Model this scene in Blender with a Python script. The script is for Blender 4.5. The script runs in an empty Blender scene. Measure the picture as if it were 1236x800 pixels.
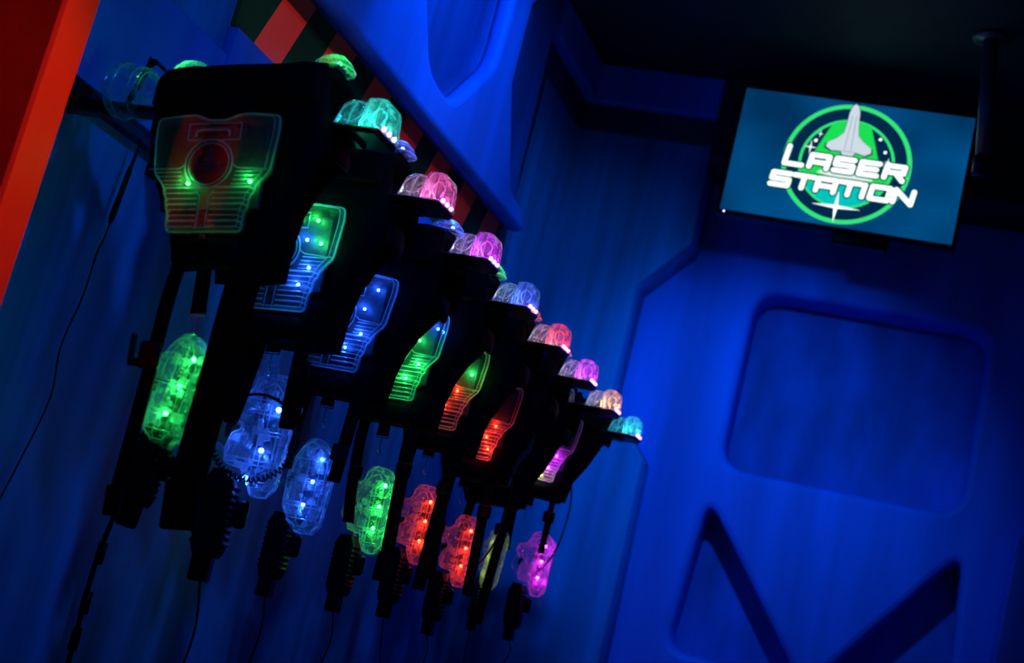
import bpy, bmesh, math, random
from mathutils import Vector, Matrix
random.seed(7)
S = bpy.context.scene
COL = S.collection
PI = math.pi

# ---------------------------------------------------------------- materials
def mat(name, base=(.5, .5, .5), rough=.6, spec=.5, metal=0.0, noise=None, bump=None):
    m = bpy.data.materials.new(name); m.use_nodes = True
    nt = m.node_tree; N = nt.nodes; L = nt.links
    b = N['Principled BSDF']
    b.inputs['Base Color'].default_value = (*base, 1)
    b.inputs['Roughness'].default_value = rough
    b.inputs['Specular IOR Level'].default_value = spec
    b.inputs['Metallic'].default_value = metal
    tc = N.new('ShaderNodeTexCoord')
    if noise:
        (scale, stretch, lo, hi) = noise
        mp = N.new('ShaderNodeMapping'); mp.inputs['Scale'].default_value = stretch
        n = N.new('ShaderNodeTexNoise'); n.inputs['Scale'].default_value = scale; n.inputs['Detail'].default_value = 5
        r = N.new('ShaderNodeMapRange'); r.inputs['From Min'].default_value = .3; r.inputs['From Max'].default_value = .7
        r.inputs['To Min'].default_value = lo; r.inputs['To Max'].default_value = hi
        mx = N.new('ShaderNodeVectorMath'); mx.operation = 'SCALE'; mx.inputs[0].default_value = base
        L.new(tc.outputs['Object'], mp.inputs['Vector']); L.new(mp.outputs[0], n.inputs['Vector'])
        L.new(n.outputs['Fac'], r.inputs['Value']); L.new(r.outputs[0], mx.inputs['Scale'])
        L.new(mx.outputs[0], b.inputs['Base Color'])
    if bump:
        (scale, strength, dist) = bump
        n2 = N.new('ShaderNodeTexNoise'); n2.inputs['Scale'].default_value = scale; n2.inputs['Detail'].default_value = 4
        bp = N.new('ShaderNodeBump'); bp.inputs['Strength'].default_value = strength; bp.inputs['Distance'].default_value = dist
        L.new(tc.outputs['Object'], n2.inputs['Vector']); L.new(n2.outputs['Fac'], bp.inputs['Height'])
        L.new(bp.outputs[0], b.inputs['Normal'])
    return m

def clear(name, tint=(.93, .95, .97), diff=.10, edge=.75, rough=.07, bumpy=.35, face=.06, patch=None):
    """thin clear plastic: see-through when faced, shinier and cloudier at grazing angles"""
    m = bpy.data.materials.new(name); m.use_nodes = True
    nt = m.node_tree; N = nt.nodes; L = nt.links; N.clear()
    out = N.new('ShaderNodeOutputMaterial')
    tr = N.new('ShaderNodeBsdfTransparent'); tr.inputs[0].default_value = (*tint, 1)
    gl = N.new('ShaderNodeBsdfGlossy'); gl.inputs['Roughness'].default_value = rough
    df = N.new('ShaderNodeBsdfDiffuse'); df.inputs[0].default_value = (.85, .87, .9, 1)
    tl = N.new('ShaderNodeBsdfTranslucent'); tl.inputs[0].default_value = (.85, .87, .9, 1)
    md = N.new('ShaderNodeMixShader'); md.inputs[0].default_value = .5
    L.new(df.outputs[0], md.inputs[1]); L.new(tl.outputs[0], md.inputs[2])
    tc = N.new('ShaderNodeTexCoord')
    n = N.new('ShaderNodeTexNoise'); n.inputs['Scale'].default_value = 90; n.inputs['Detail'].default_value = 3
    bp = N.new('ShaderNodeBump'); bp.inputs['Strength'].default_value = bumpy; bp.inputs['Distance'].default_value = .003
    L.new(tc.outputs['Object'], n.inputs['Vector']); L.new(n.outputs['Fac'], bp.inputs['Height']); L.new(bp.outputs[0], gl.inputs['Normal'])
    lw = N.new('ShaderNodeLayerWeight'); lw.inputs['Blend'].default_value = .35
    p = N.new('ShaderNodeMath'); p.operation = 'POWER'; p.inputs[1].default_value = 2.2
    L.new(lw.outputs['Facing'], p.inputs[0])
    r1 = N.new('ShaderNodeMapRange'); r1.inputs['To Min'].default_value = diff; r1.inputs['To Max'].default_value = min(1, diff + edge * .45)
    L.new(p.outputs[0], r1.inputs['Value'])
    r2 = N.new('ShaderNodeMapRange'); r2.inputs['To Min'].default_value = face; r2.inputs['To Max'].default_value = edge
    L.new(p.outputs[0], r2.inputs['Value'])
    fac = r1.outputs[0]
    if patch:      # uneven moulding: some spots much cloudier than others
        n3 = N.new('ShaderNodeTexNoise'); n3.inputs['Scale'].default_value = patch[0]; n3.inputs['Detail'].default_value = 4; n3.inputs['Roughness'].default_value = .65
        L.new(tc.outputs['Object'], n3.inputs['Vector'])
        r3 = N.new('ShaderNodeMapRange'); r3.inputs['From Min'].default_value = .42; r3.inputs['From Max'].default_value = .72
        r3.inputs['To Min'].default_value = patch[1]; r3.inputs['To Max'].default_value = patch[2]
        L.new(n3.outputs['Fac'], r3.inputs['Value'])
        mu = N.new('ShaderNodeMath'); mu.operation = 'MULTIPLY'; mu.use_clamp = True
        L.new(fac, mu.inputs[0]); L.new(r3.outputs[0], mu.inputs[1]); fac = mu.outputs[0]
    m1 = N.new('ShaderNodeMixShader'); L.new(fac, m1.inputs[0]); L.new(tr.outputs[0], m1.inputs[1]); L.new(md.outputs[0], m1.inputs[2])
    m2 = N.new('ShaderNodeMixShader'); L.new(r2.outputs[0], m2.inputs[0]); L.new(m1.outputs[0], m2.inputs[1]); L.new(gl.outputs[0], m2.inputs[2])
    L.new(m2.outputs[0], out.inputs[0])
    return m

def emit(name, col, strength):
    m = bpy.data.materials.new(name); m.use_nodes = True
    N = m.node_tree.nodes; N.clear()
    o = N.new('ShaderNodeOutputMaterial'); e = N.new('ShaderNodeEmission')
    e.inputs[0].default_value = (*col, 1); e.inputs[1].default_value = strength
    m.node_tree.links.new(e.outputs[0], o.inputs[0]); return m

M = {}
M['blue'] = mat('blue wall paint', (.004, .17, .80), .55, .25, noise=(2.2, (3, 3, .35), .72, 1.15), bump=(6, .25, .01))
M['teal'] = mat('brushed teal blue wall paint', (.004, .24, .62), .6, .2, noise=(2.6, (4, 4, .25), .55, 1.25), bump=(5, .3, .01))
M['deep'] = mat('blue wall paint with shade', (.003, .085, .40), .6, .2, noise=(2.6, (4, 4, .25), .6, 1.2), bump=(5, .3, .01))  # blue darkened to carry the shade of the recess and side strip
M['shade_mid'] = mat('blue recess shade paint', (.003, .12, .56), .6, .2, noise=(3.2, (2.5, 2.5, .8), .6, 1.2), bump=(5, .3, .01))  # wall blue darkened to hold the shade inside the back recesses
M['navy'] = mat('navy seam and shade strip', (.003, .03, .10), .6, .2, noise=(6, (1, 1, 1), .8, 1.1))  # for the wall seam and for strips coloured as shade
M['dark'] = mat('dark ceiling paint', (.006, .035, .04), .7, .2, noise=(3, (1, 1, 1), .7, 1.2))
M['floor'] = mat('dark carpet', (.01, .015, .03), .9, .1, noise=(40, (1, 1, 1), .5, 1.5))
M['orange'] = mat('orange post paint', (.85, .065, .004), .5, .3, noise=(3, (1, 1, .4), .85, 1.1))
M['orange_shade'] = mat('shaded orange post paint', (.72, .04, .003), .6, .2, noise=(3, (1, 1, .4), .5, 1.2))  # darker, uneven copy of the orange, with the dim face's shade in its colour
M['fabric'] = mat('black padded nylon', (.0018, .003, .006), .8, .04, noise=(60, (1, 1, 1), .6, 1.4), bump=(220, .3, .002))
M['web'] = mat('black webbing', (.0015, .0025, .0045), .75, .05, bump=(300, .4, .001))
M['plastic'] = mat('black plastic', (.0018, .0022, .004), .3, .2, noise=(20, (1, 1, 1), .8, 1.2))
M['rubber'] = mat('black rubber', (.0025, .003, .005), .5, .2, noise=(20, (1, 1, 1), .8, 1.2))
M['metal'] = mat('polished steel', (.55, .56, .6), .22, .5, 1.0, noise=(30, (1, 1, 1), .85, 1.05))
M['gunmetal'] = mat('dark metal', (.10, .14, .15), .4, .5, .6, noise=(8, (1, 1, 1), .8, 1.1))
M['clear'] = clear('clear polycarbonate', diff=.07, patch=(70, .35, 4.5))
M['clear_plate'] = clear('clear chest plate plastic', diff=.045, edge=.7, rough=.04, bumpy=.05, face=.075)
M['clear_edge'] = clear('clear plastic rim', diff=.30, edge=.8, rough=.15)
M['clear_soft'] = clear('moulded clear plastic', diff=.07, edge=.65, rough=.12, bumpy=.7, patch=(75, .25, 6))
M['inner'] = mat('dark circuit board', (.008, .016, .025), .55, .2, noise=(80, (1, 1, 1), .3, 1.8))
M['badge'] = mat('grey badge print', (.06, .07, .09), .5, .3, noise=(80, (1, 1, 1), .8, 1.2))
M['matte'] = mat('matte black badge', (.0015, .002, .004), 1, 0, noise=(40, (1, 1, 1), .8, 1.2))
M['redcap'] = mat('red plastic cap', (.5, .01, .01), .35, .5, noise=(30, (1, 1, 1), .8, 1.1))

def stripe_mat():
    m = mat('dark green with orange hazard stripes', (.02, .1, .03), .6, .2)
    nt = m.node_tree; N = nt.nodes; L = nt.links; b = N['Principled BSDF']
    tc = N.new('ShaderNodeTexCoord'); sp = N.new('ShaderNodeSeparateXYZ'); L.new(tc.outputs['Object'], sp.inputs[0])
    def math_(op, a, bb):
        k = N.new('ShaderNodeMath'); k.operation = op
        for i, v in enumerate((a, bb)):
            if v is None: continue
            if isinstance(v, (int, float)): k.inputs[i].default_value = v
            else: L.new(v, k.inputs[i])
        return k.outputs[0]
    zz = math_('MULTIPLY', math_('SUBTRACT', sp.outputs['Z'], 2.2), .45)
    u = math_('SUBTRACT', math_('SUBTRACT', sp.outputs['Y'], .567), zz)
    f = math_('FRACT', math_('DIVIDE', math_('ADD', u, 2.75), .275), None)
    g = math_('LESS_THAN', f, .5)
    mx = N.new('ShaderNodeMix'); mx.data_type = 'RGBA'; L.new(g, mx.inputs['Factor'])
    mx.inputs['A'].default_value = (.002, .085, .022, 1); mx.inputs['B'].default_value = (.78, .15, .07, 1)
    L.new(mx.outputs['Result'], b.inputs['Base Color'])
    return m
M['stripe'] = stripe_mat()

LEDC = {'green': (.03, 1, .13), 'blue': (.02, .11, 1), 'red': (1, .025, .01), 'magenta': (.75, .02, .9), 'pink': (1, .06, .35),
        'teal': (.02, .9, .6), 'amber': (1, .42, .12), 'lime': (.5, .75, .05), 'violet': (.45, .15, 1), 'white': (.6, .8, 1), 'cyan': (.02, .65, .8)}
CORE = {'green': (.035, 1, .09), 'blue': (.05, .14, 1), 'red': (1, .045, .014), 'magenta': (1, .06, .9), 'pink': (1, .2, .5), 'teal': (.1, 1, .7),
        'amber': (1, .6, .25), 'lime': (.7, .8, .15), 'violet': (.75, .35, 1), 'white': (.6, .8, 1), 'cyan': (.1, .9, .9)}
LM = {}
def ledmat(c, s=22):
    if (c, s) not in LM: LM[(c, s)] = emit(c + ' led', CORE[c], s)
    return LM[(c, s)]

# ---------------------------------------------------------------- mesh helpers
def obj(name, bm, m, parent=None, smooth=False):
    me = bpy.data.meshes.new(name)
    bmesh.ops.recalc_face_normals(bm, faces=bm.faces)
    bm.to_mesh(me); bm.free()
    if smooth:
        for p in me.polygons: p.use_smooth = True
    me.materials.append(m)
    o = bpy.data.objects.new(name, me); COL.objects.link(o)
    if parent: o.parent = parent
    return o
def empty(name, label, cat, loc, rotz=0, group=None, rot=None):
    o = bpy.data.objects.new(name, None); COL.objects.link(o)
    o.location = loc; o.rotation_euler = rot if rot else (0, 0, rotz)
    o.empty_display_size = .05
    o['label'] = label; o['category'] = cat
    if group: o['group'] = group
    return o
def tag(o, label, cat, group=None):
    o['label'] = label; o['category'] = cat
    if group: o['group'] = group
    return o
def struct(o):
    o['kind'] = 'structure'; return o
def nb(): return bmesh.new()
def box(bm, c, s, bev=0, rot=None, seg=1):
    mtx = Matrix.Translation(c) @ (rot.to_4x4() if rot else Matrix()) @ Matrix.Diagonal((s[0], s[1], s[2], 1))
    t = bmesh.new(); bmesh.ops.create_cube(t, size=1, matrix=mtx)
    if bev: bmesh.ops.bevel(t, geom=list(t.edges), offset=bev, segments=seg, affect='EDGES', profile=.5)
    merge(bm, t)
def merge(bm, t):
    mp = {}
    for v in t.verts: mp[v] = bm.verts.new(v.co)
    for f in t.faces:
        try: bm.faces.new([mp[v] for v in f.verts])
        except ValueError: pass
    t.free()
def tube(bm, pts, r, seg=8, closed=False, flat=None):
    pts = [Vector(p) for p in pts]; n = len(pts); rings = []
    for i, p in enumerate(pts):
        a = pts[(i - 1) % n] if (closed or i > 0) else p
        b = pts[(i + 1) % n] if (closed or i < n - 1) else p
        t = (b - a).normalized()
        up = Vector((0, 1, 0)) if abs(t.y) < .9 else Vector((1, 0, 0))
        u = t.cross(up).normalized(); w = t.cross(u).normalized()
        rr = r[i] if isinstance(r, (list, tuple)) else r
        rings.append([bm.verts.new(p + rr * (math.cos(k * 2 * PI / seg) * u + math.sin(k * 2 * PI / seg) * w * (flat or 1))) for k in range(seg)])
    for i in range(n if closed else n - 1):
        A, B = rings[i], rings[(i + 1) % n]
        for k in range(seg): bm.faces.new((A[k], A[(k + 1) % seg], B[(k + 1) % seg], B[k]))
    if not closed:
        bm.faces.new(rings[0][::-1]); bm.faces.new(rings[-1])
def smoothpath(pts, n=6, closed=False):
    P = [Vector(p) for p in pts]; out = []; m = len(P)
    rng = range(m) if closed else range(m - 1)
    for i in rng:
        p0 = P[(i - 1) % m] if (closed or i > 0) else P[0]
        p1 = P[i]; p2 = P[(i + 1) % m]; p3 = P[(i + 2) % m] if (closed or i + 2 < m) else P[-1]
        for k in range(n):
            t = k / n
            out.append(.5 * ((2 * p1) + (p2 - p0) * t + (2 * p0 - 5 * p1 + 4 * p2 - p3) * t * t + (3 * p1 - p0 - 3 * p2 + p3) * t ** 3))
    if not closed: out.append(P[-1])
    return out
def ball(bm, c, r, sc=(1, 1, 1), seg=10):
    bmesh.ops.create_uvsphere(bm, u_segments=seg, v_segments=max(6, seg * 2 // 3), radius=1,
                              matrix=Matrix.Translation(c) @ Matrix.Diagonal((r * sc[0], r * sc[1], r * sc[2], 1)))
def loops(bm, rings, cap=True):
    """connect successive equal-length rings of coordinates"""
    R = [[bm.verts.new(p) for p in ring] for ring in rings]; n = len(R[0])
    for A, B in zip(R, R[1:]):
        for k in range(n): bm.faces.new((A[k], A[(k + 1) % n], B[(k + 1) % n], B[k]))
    if cap:
        bm.faces.new(R[0]); bm.faces.new(R[-1][::-1])
    return R
def prism(bm, outl, y0, y1, b=.006, inset=.86):
    cx = sum(p[0] for p in outl) / len(outl); cz = sum(p[1] for p in outl) / len(outl)
    sm = [(cx + (x - cx) * inset, cz + (z - cz) * inset) for x, z in outl]
    s = 1 if y1 > y0 else -1
    loops(bm, [[(x, y0, z) for x, z in sm], [(x, y0 + s * b, z) for x, z in outl], [(x, y1 - s * b, z) for x, z in outl], [(x, y1, z) for x, z in sm]])
def rnd(outl, r=.01, n=4):
    """round the corners of a polygon"""
    out = []; m = len(outl)
    for i in range(m):
        a, p, c = Vector(outl[i - 1]), Vector(outl[i]), Vector(outl[(i + 1) % m])
        ra = min(r, (a - p).length * .45); rc = min(r, (c - p).length * .45)
        A = p + (a - p).normalized() * ra; C = p + (c - p).normalized() * rc
        for k in range(n + 1):
            t = k / n; q = (1 - t) ** 2 * A + 2 * t * (1 - t) * p + t * t * C
            out.append((q.x, q.y))
    return out
def pillow(bm, rows, t, yc=lambda u, z: 0, nx=18, wob=.003, seed=0):
    """padded panel from rows (z, xl, xr)"""
    rs = []
    for (a, b) in zip(rows, rows[1:]):
        for k in range(4):
            f = k / 4; rs.append(tuple(a[j] * (1 - f) + b[j] * f for j in range(3)))
    rs.append(rows[-1]); nr = len(rs)
    F = []; B = []
    for j, (z, xl, xr) in enumerate(rs):
        v = 2 * j / (nr - 1) - 1
        fr, br = [], []
        for k in range(nx + 1):
            u = 2 * k / nx - 1; x = xl + (xr - xl) * k / nx
            h = t * ((1 - abs(u) ** 5) * (1 - abs(v) ** 8)) ** .5
            w = wob * (math.sin(31 * x + 3.1 * seed + 9 * z) + math.sin(47 * z + 23 * x + seed))
            y = yc(u, z)
            fr.append(bm.verts.new((x, y - h + w * (1 - u * u), z))); br.append(bm.verts.new((x, y + h, z)) if abs(u) < 1 and abs(v) < 1 else None)
        for k in range(nx + 1):
            if br[k] is None: br[k] = fr[k]
        F.append(fr); B.append(br)
    for j in range(nr - 1):
        for k in range(nx):
            bm.faces.new((F[j][k], F[j][k + 1], F[j + 1][k + 1], F[j + 1][k]))
            q = []
            for v in (B[j][k], B[j + 1][k], B[j + 1][k + 1], B[j][k + 1]):
                if v not in q: q.append(v)
            if len(q) >= 3:
                try: bm.faces.new(q)
                except ValueError: pass
def slab(name, outer, holes, t, bev, m, frame, parent=None, res=2):
    """flat board with rounded rims and cut-outs: curve outline -> mesh; frame maps (u, v, w)"""
    cu = bpy.data.curves.new(name, 'CURVE'); cu.dimensions = '2D'; cu.fill_mode = 'BOTH'
    cu.extrude = t / 2 - bev; cu.bevel_depth = bev; cu.bevel_resolution = res; cu.offset = -bev
    for pl in [outer] + list(holes):
        sp = cu.splines.new('POLY'); sp.points.add(len(pl) - 1); sp.use_cyclic_u = True
        for p, q in zip(sp.points, pl): p.co = (q[0], q[1], 0, 1)
    tmp = bpy.data.objects.new(name + '_tmp', cu); COL.objects.link(tmp)
    dg = bpy.context.evaluated_depsgraph_get(); dg.update()
    me = bpy.data.meshes.new_from_object(tmp.evaluated_get(dg))
    bpy.data.objects.remove(tmp); bpy.data.curves.remove(cu)
    me.materials.clear(); me.materials.append(m); me.transform(frame)
    o = bpy.data.objects.new(name, me); COL.objects.link(o)
    if parent: o.parent = parent
    return o

# wall frame: the left wall runs a little out of square with the back wall
AL = math.radians(2.9)
P0 = Vector((-1.74, 2.4, 0)); T = Vector((math.sin(AL), math.cos(AL), 0)); NN = Vector((math.cos(AL), -math.sin(AL), 0))
def W(d, s, z): return P0 + NN * d + T * s + Vector((0, 0, z))
WF = Matrix.Translation(P0) @ Matrix.Rotation(-AL, 4, 'Z')      # local x = off the wall, y = along it, z = up
def slabmat(d):     # slab (u=along wall, v=up, w=off the wall) in local wall coordinates
    return Matrix(((0, 0, 1, d), (1, 0, 0, 0), (0, 1, 0, 0), (0, 0, 0, 1)))
def onwall(o):
    o.matrix_world = WF; return o

LIGHTS = []
def glow(parent, loc, c, power, r=.006):
    l = bpy.data.lights.new('glow_light', 'POINT'); l.energy = power; l.color = LEDC[c]; l.shadow_soft_size = r
    o = bpy.data.objects.new('glow_light', l); COL.objects.link(o); o.parent = parent; o.location = loc
    return o
def led(parent, loc, c, r=.0035, power=.05, s=22, off=(0, -.008, 0)):
    bm = nb(); ball(bm, loc, r)
    o = obj('led', bm, ledmat(c, s), parent, True)
    o['label'] = 'lit %s led' % c
    if power: glow(parent, Vector(loc) + Vector(off), c, power, .004)
    return o

# ================================================================ the setting
# floor, ceiling
bm = nb(); box(bm, (.4, 2.2, -.05), (4.6, 7.4, .1)); struct(obj('floor', bm, M['floor']))
bm = nb(); box(bm, (.4, 2.2, 3.36), (4.6, 7.4, .1)); struct(obj('ceiling', bm, M['dark']))
bm = nb(); box(bm, (2.65, 2.2, 1.655), (.1, 7.4, 3.31)); struct(obj('wall_right', bm, M['blue']))

# left wall, plain brushed plane
bm = nb(); box(bm, (-.05, .9, 1.655), (.1, 5.2, 3.31)); onwall(struct(obj('wall_left', bm, M['teal'])))
# lower board (rail board) and the taller board after the joint
t_ = slab('trim_1', [(-.32, 1.848), (.462, 1.848), (.462, 2.124), (-.32, 2.124)], [], .026, .003, M['blue'], slabmat(.013)); onwall(struct(t_))
t_ = slab('trim_2', [(.464, 1.835), (3.2, 1.835), (3.2, 2.196), (.464, 2.196)], [], .03, .003, M['blue'], slabmat(.015)); onwall(struct(t_))
# strip coloured as the shadow line below the boards
bm = nb(); box(bm, (.016, 1.5, 1.822), (.032, 3.6, .018), .002); onwall(struct(obj('trim_3', bm, M['navy'])))
# hazard stripe band
bm = nb(); box(bm, (.006, 1.47, 2.33), (.012, 2.0, .25)); onwall(struct(obj('trim_4', bm, M['stripe'])))
# large raised sculpted panel
big = [(.1, 2.387), (2.40, 2.372), (2.44, 2.39), (2.36, 2.45), (2.20, 2.47), (1.98, 2.76), (1.98, 3.04), (2.10, 3.16), (2.10, 3.28), (.1, 3.28)]
hole = [(1.335, 2.505), (1.55, 2.49), (1.80, 2.74), (1.80, 3.02), (1.66, 3.16), (1.28, 3.16), (1.14, 2.98), (1.15, 2.72)]
t_ = slab('trim_5', big, [rnd(hole, .07)], .06, .022, M['blue'], slabmat(.09)); onwall(struct(t_))
t_ = slab('trim_6', [(.12, 2.424), (2.46, 2.41), (2.40, 2.6), (2.37, 3.29), (.12, 3.29)], [rnd(hole, .07)], .058, .004, M['deep'], slabmat(.031)); onwall(struct(t_))  # side strip's shade is in its darker blue
bm = nb(); box(bm, (.008, 1.47, 2.83), (.016, .72, .72)); onwall(struct(obj('trim_16', bm, M['deep'])))  # inset behind the cut-out, coloured as the recess in shade
bm = nb(); box(bm, (.01, 2.50, 2.72), (.02, .07, 1.18), .003); onwall(struct(obj('trim_17', bm, M['navy'])))
# strip coloured as the shade under the cornice, then the cornice
bm = nb(); box(bm, (.012, 2.83, 3.10), (.024, .78, .10), .003); onwall(struct(obj('trim_7', bm, M['navy'])))
bm = nb(); box(bm, (.035, 2.83, 3.23), (.07, .78, .16), .01); onwall(struct(obj('trim_8', bm, M['blue'])))

# orange post / partition end at the left
po = nb(); box(po, (.11, -.345, 1.655), (.28, .09, 3.3), .006)
post = onwall(obj('wall_partition', po, M['orange'])); 
post.data.materials.append(M['orange_shade'])
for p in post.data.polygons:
    if p.normal.y < -.6: p.material_index = 1  # dimly lit face gets the darker copy
struct(post)

for k_, (a_, b_) in enumerate(((-.61, -.45), (-.85, -.765))):  # unseen orange boards, placed to reflect in the nearest chest plate
    bm = nb(); box(bm, (.02, (a_ + b_) / 2, 1.655), (.04, b_ - a_, 3.3), .004); onwall(struct(obj('trim_%d' % (14 + k_), bm, M['orange'])))
# back wall: deep base, door panel with recesses, faceted side sections
YB = 5.84
def backslab(name, outer, holes, t, bev, m, yfront):
    fr = Matrix(((1, 0, 0, 0), (0, 0, 1, yfront + t / 2), (0, 1, 0, 0), (0, 0, 0, 1)))
    return slab(name, outer, holes, t, bev, m, fr)
bm = nb(); box(bm, (.4, YB + .05, 1.655), (4.6, .1, 3.31)); struct(obj('wall_back', bm, M['shade_mid']))  # recess shade is put into this darker blue
rect = rnd([(-.745, 1.82), (.162, 1.82), (.162, 2.545), (-.745, 2.545)], .11, 6)
tri1 = rnd([(-.745, 1.67), (-.80, 1.09), (-.27, 1.09)], .05, 4)
tri2 = rnd([(.185, 1.67), (.24, 1.09), (-.29, 1.09)], .05, 4)
tri2 = rnd([(.20, 1.69), (.24, 1.09), (-.25, 1.09)], .09, 5)
tri1 = rnd([(-.76, 1.69), (-.80, 1.09), (-.29, 1.09)], .09, 5)
struct(backslab('door_1', [(-1.35, 0), (.75, 0), (.75, 3.3), (-1.35, 3.3)], [rect, tri1, tri2], .20, .028, M['blue'], 5.64))
YF = 5.44
left = [(-1.62, 0), (-.985, 0), (-1.01, 1.76), (-1.185, 1.97), (-1.185, 2.43), (-1.01, 2.63), (-1.01, 3.3), (-1.62, 3.3)]
struct(backslab('trim_9', left, [], .20, .012, M['teal'], YF))
right = [(2.6, 0), (.335, 0), (.36, 1.76), (.53, 1.97), (.53, 2.43), (.36, 2.63), (.36, 3.3), (2.6, 3.3)]
struct(backslab('trim_10', right, [], .20, .012, M['blue'], YF))
bm = nb(); box(bm, (-1.29, YF - .012, 3.085), (.56, .024, .10), .003); struct(obj('trim_11', bm, M['navy']))  # same shade-coloured strip under the back cornice
bm = nb(); box(bm, (-1.29, YF - .03, 3.225), (.56, .06, .17), .01); struct(obj('trim_12', bm, M['blue']))
# dark soffit above the door panel
bm = nb(); box(bm, (.8, 5.5, 3.13), (3.6, .34, .36), .01); struct(obj('trim_13', bm, M['dark']))

# ================================================================ television
tvx, tvy, tvz, TW, TH = -.46, 5.12, 2.928, .835, .487
tv = empty('television', 'black flat television showing a round green shuttle logo above the recessed panel', 'television', (tvx, tvy, tvz))
bm = nb(); box(bm, (0, .028, 0), (TW + .03, .045, TH + .034), .006); box(bm, (0, .06, -.03), (TW * .7, .04, TH * .6), .012)
obj('housing', bm, M['plastic'], tv)
bm = nb()
for c, s in (((0, .002, TH / 2 + .006), (TW + .026, .012, .012)), ((0, .002, -TH / 2 - .008), (TW + .026, .012, .016)),
             ((-TW / 2 - .006, .002, 0), (.012, .012, TH + .02)), ((TW / 2 + .006, .002, 0), (.012, .012, TH + .02))): box(bm, c, s, .002)
obj('bezel', bm, M['plastic'], tv)
sm_ = emit('screen blue', (0, .045, .15), 1)
nt = sm_.node_tree; N = nt.nodes; L = nt.links
tc = N.new('ShaderNodeTexCoord'); gr = N.new('ShaderNodeTexNoise'); gr.inputs['Scale'].default_value = 3.2; gr.inputs['Detail'].default_value = 1
cr = N.new('ShaderNodeValToRGB'); cr.color_ramp.elements[0].position = .35; cr.color_ramp.elements[0].color = (0, .030, .105, 1)
cr.color_ramp.elements[1].position = .7; cr.color_ramp.elements[1].color = (0, .085, .27, 1)
L.new(tc.outputs['Object'], gr.inputs['Vector']); L.new(gr.outputs[0], cr.inputs[0]); L.new(cr.outputs[0], N['Emission'].inputs[0])
bm = nb(); box(bm, (0, .003, 0), (TW, .004, TH)); obj('screen', bm, sm_, tv)
RL = .235; lay = [0]
def flat(polys, y):      # polys in logo units -> thin faces on the screen
    b = nb()
    for pl in polys: b.faces.new([b.verts.new((x * RL, y, z * RL)) for x, z in pl])
    return b
def disc(c, r, n=40): return [(c[0] + r * math.cos(k * 2 * PI / n), c[1] + r * math.sin(k * 2 * PI / n)) for k in range(n)]
def ringp(r0, r1, n=64):
    o = []
    for k in range(n):
        a, b2 = k * 2 * PI / n, (k + 1) * 2 * PI / n
        o.append([(r0 * math.cos(a), r0 * math.sin(a)), (r1 * math.cos(a), r1 * math.sin(a)), (r1 * math.cos(b2), r1 * math.sin(b2)), (r0 * math.cos(b2), r0 * math.sin(b2))])
    return o
def strokes(lines, h):
    o = []
    for ln in lines:
        for a, b2 in zip(ln, ln[1:]):
            a, b2 = Vector(a), Vector(b2); d = (b2 - a)
            if d.length < 1e-6: continue
            n = Vector((-d.y, d.x)).normalized() * h
            o.append([tuple(a + n), tuple(a - n), tuple(b2 - n), tuple(b2 + n)])
        for p in ln: o.append(disc(p, h, 12))
    return o
eg = emit('screen green', (.035, .78, .20), 1.0); eg2 = emit('screen bright green', (.01, .72, .09), 1.0)
ed = emit('screen navy', (0, .022, .07), 1); ew = emit('screen white', (.85, .97, .97), 1.35); ec = emit('screen cyan', (.0, .55, .52), 1)
es = emit('screen pale grey', (.62, .72, .80), 1.0); eh = emit('screen white glow', (.75, .95, .85), 1)
Y = lambda k: -.0002 - .0007 * k
obj('logo_backdrop', flat([disc((0, 0), .95)], Y(0)), ed, tv)
obj('logo_ring', flat(ringp(.92, .99), Y(1)), eg, tv); obj('logo_ring', flat(ringp(.69, .735), Y(1)), eg, tv)
gpoly = [[(-.33, .62), (-.2, .68), (0, .72), (.2, .69), (.27, .65), (.5, .05), (-.55, .05)],
         [(-.69, -.1)] + [(.70 * math.cos(a), .70 * math.sin(a)) for a in [math.radians(q) for q in range(190, 352, 6)]] + [(.69, -.1)]]
obj('logo_planet', flat(gpoly, Y(1.5)), eg2, tv)
obj('logo_horizon', flat([[(-.56, -.40)] + [(.70 * math.cos(a), .70 * math.sin(a)) for a in [math.radians(q) for q in range(216, 326, 6)]] + [(.56, -.40), (.3, -.36), (0, -.32), (-.3, -.36)]], Y(2)), ec, tv)
obj('logo_glow', flat([[(-.42, -.2), (-.3, -.11), (0, -.08), (.3, -.12), (.46, -.22), (0, -.27)]], Y(2.5)), eh, tv)
sh = [(-.03, 1.0), (.02, .97), (.055, .86), (.07, .66), (.10, .48), (.20, .38), (.33, .30), (.34, .22), (.25, .17), (.10, .20), (.07, .13), (-.09, .13), (-.12, .20), (-.27, .19), (-.36, .24), (-.35, .31), (-.22, .40), (-.13, .50), (-.11, .66), (-.10, .86), (-.07, .97)]
def grow(pl, g):
    c = Vector((-.02, .45)); return [tuple(c + (Vector(p) - c) * g) for p in pl]
obj('shuttle_outline', flat([[(x * 1.08 , .5 + (z - .5) * 1.06) for x, z in sh]], Y(3)), ed, tv)
shp = obj('shuttle', flat([sh], Y(3.5)), es, tv)
obj('shuttle_detail', flat(strokes([[(-.07, .22), (-.05, .8)], [(.03, .22), (.01, .8)], [(-.09, .2), (.08, .2)]], .006), Y(4)), emit('screen grey', (.3, .38, .5), 1), tv)
h, w = .20, .27
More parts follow.
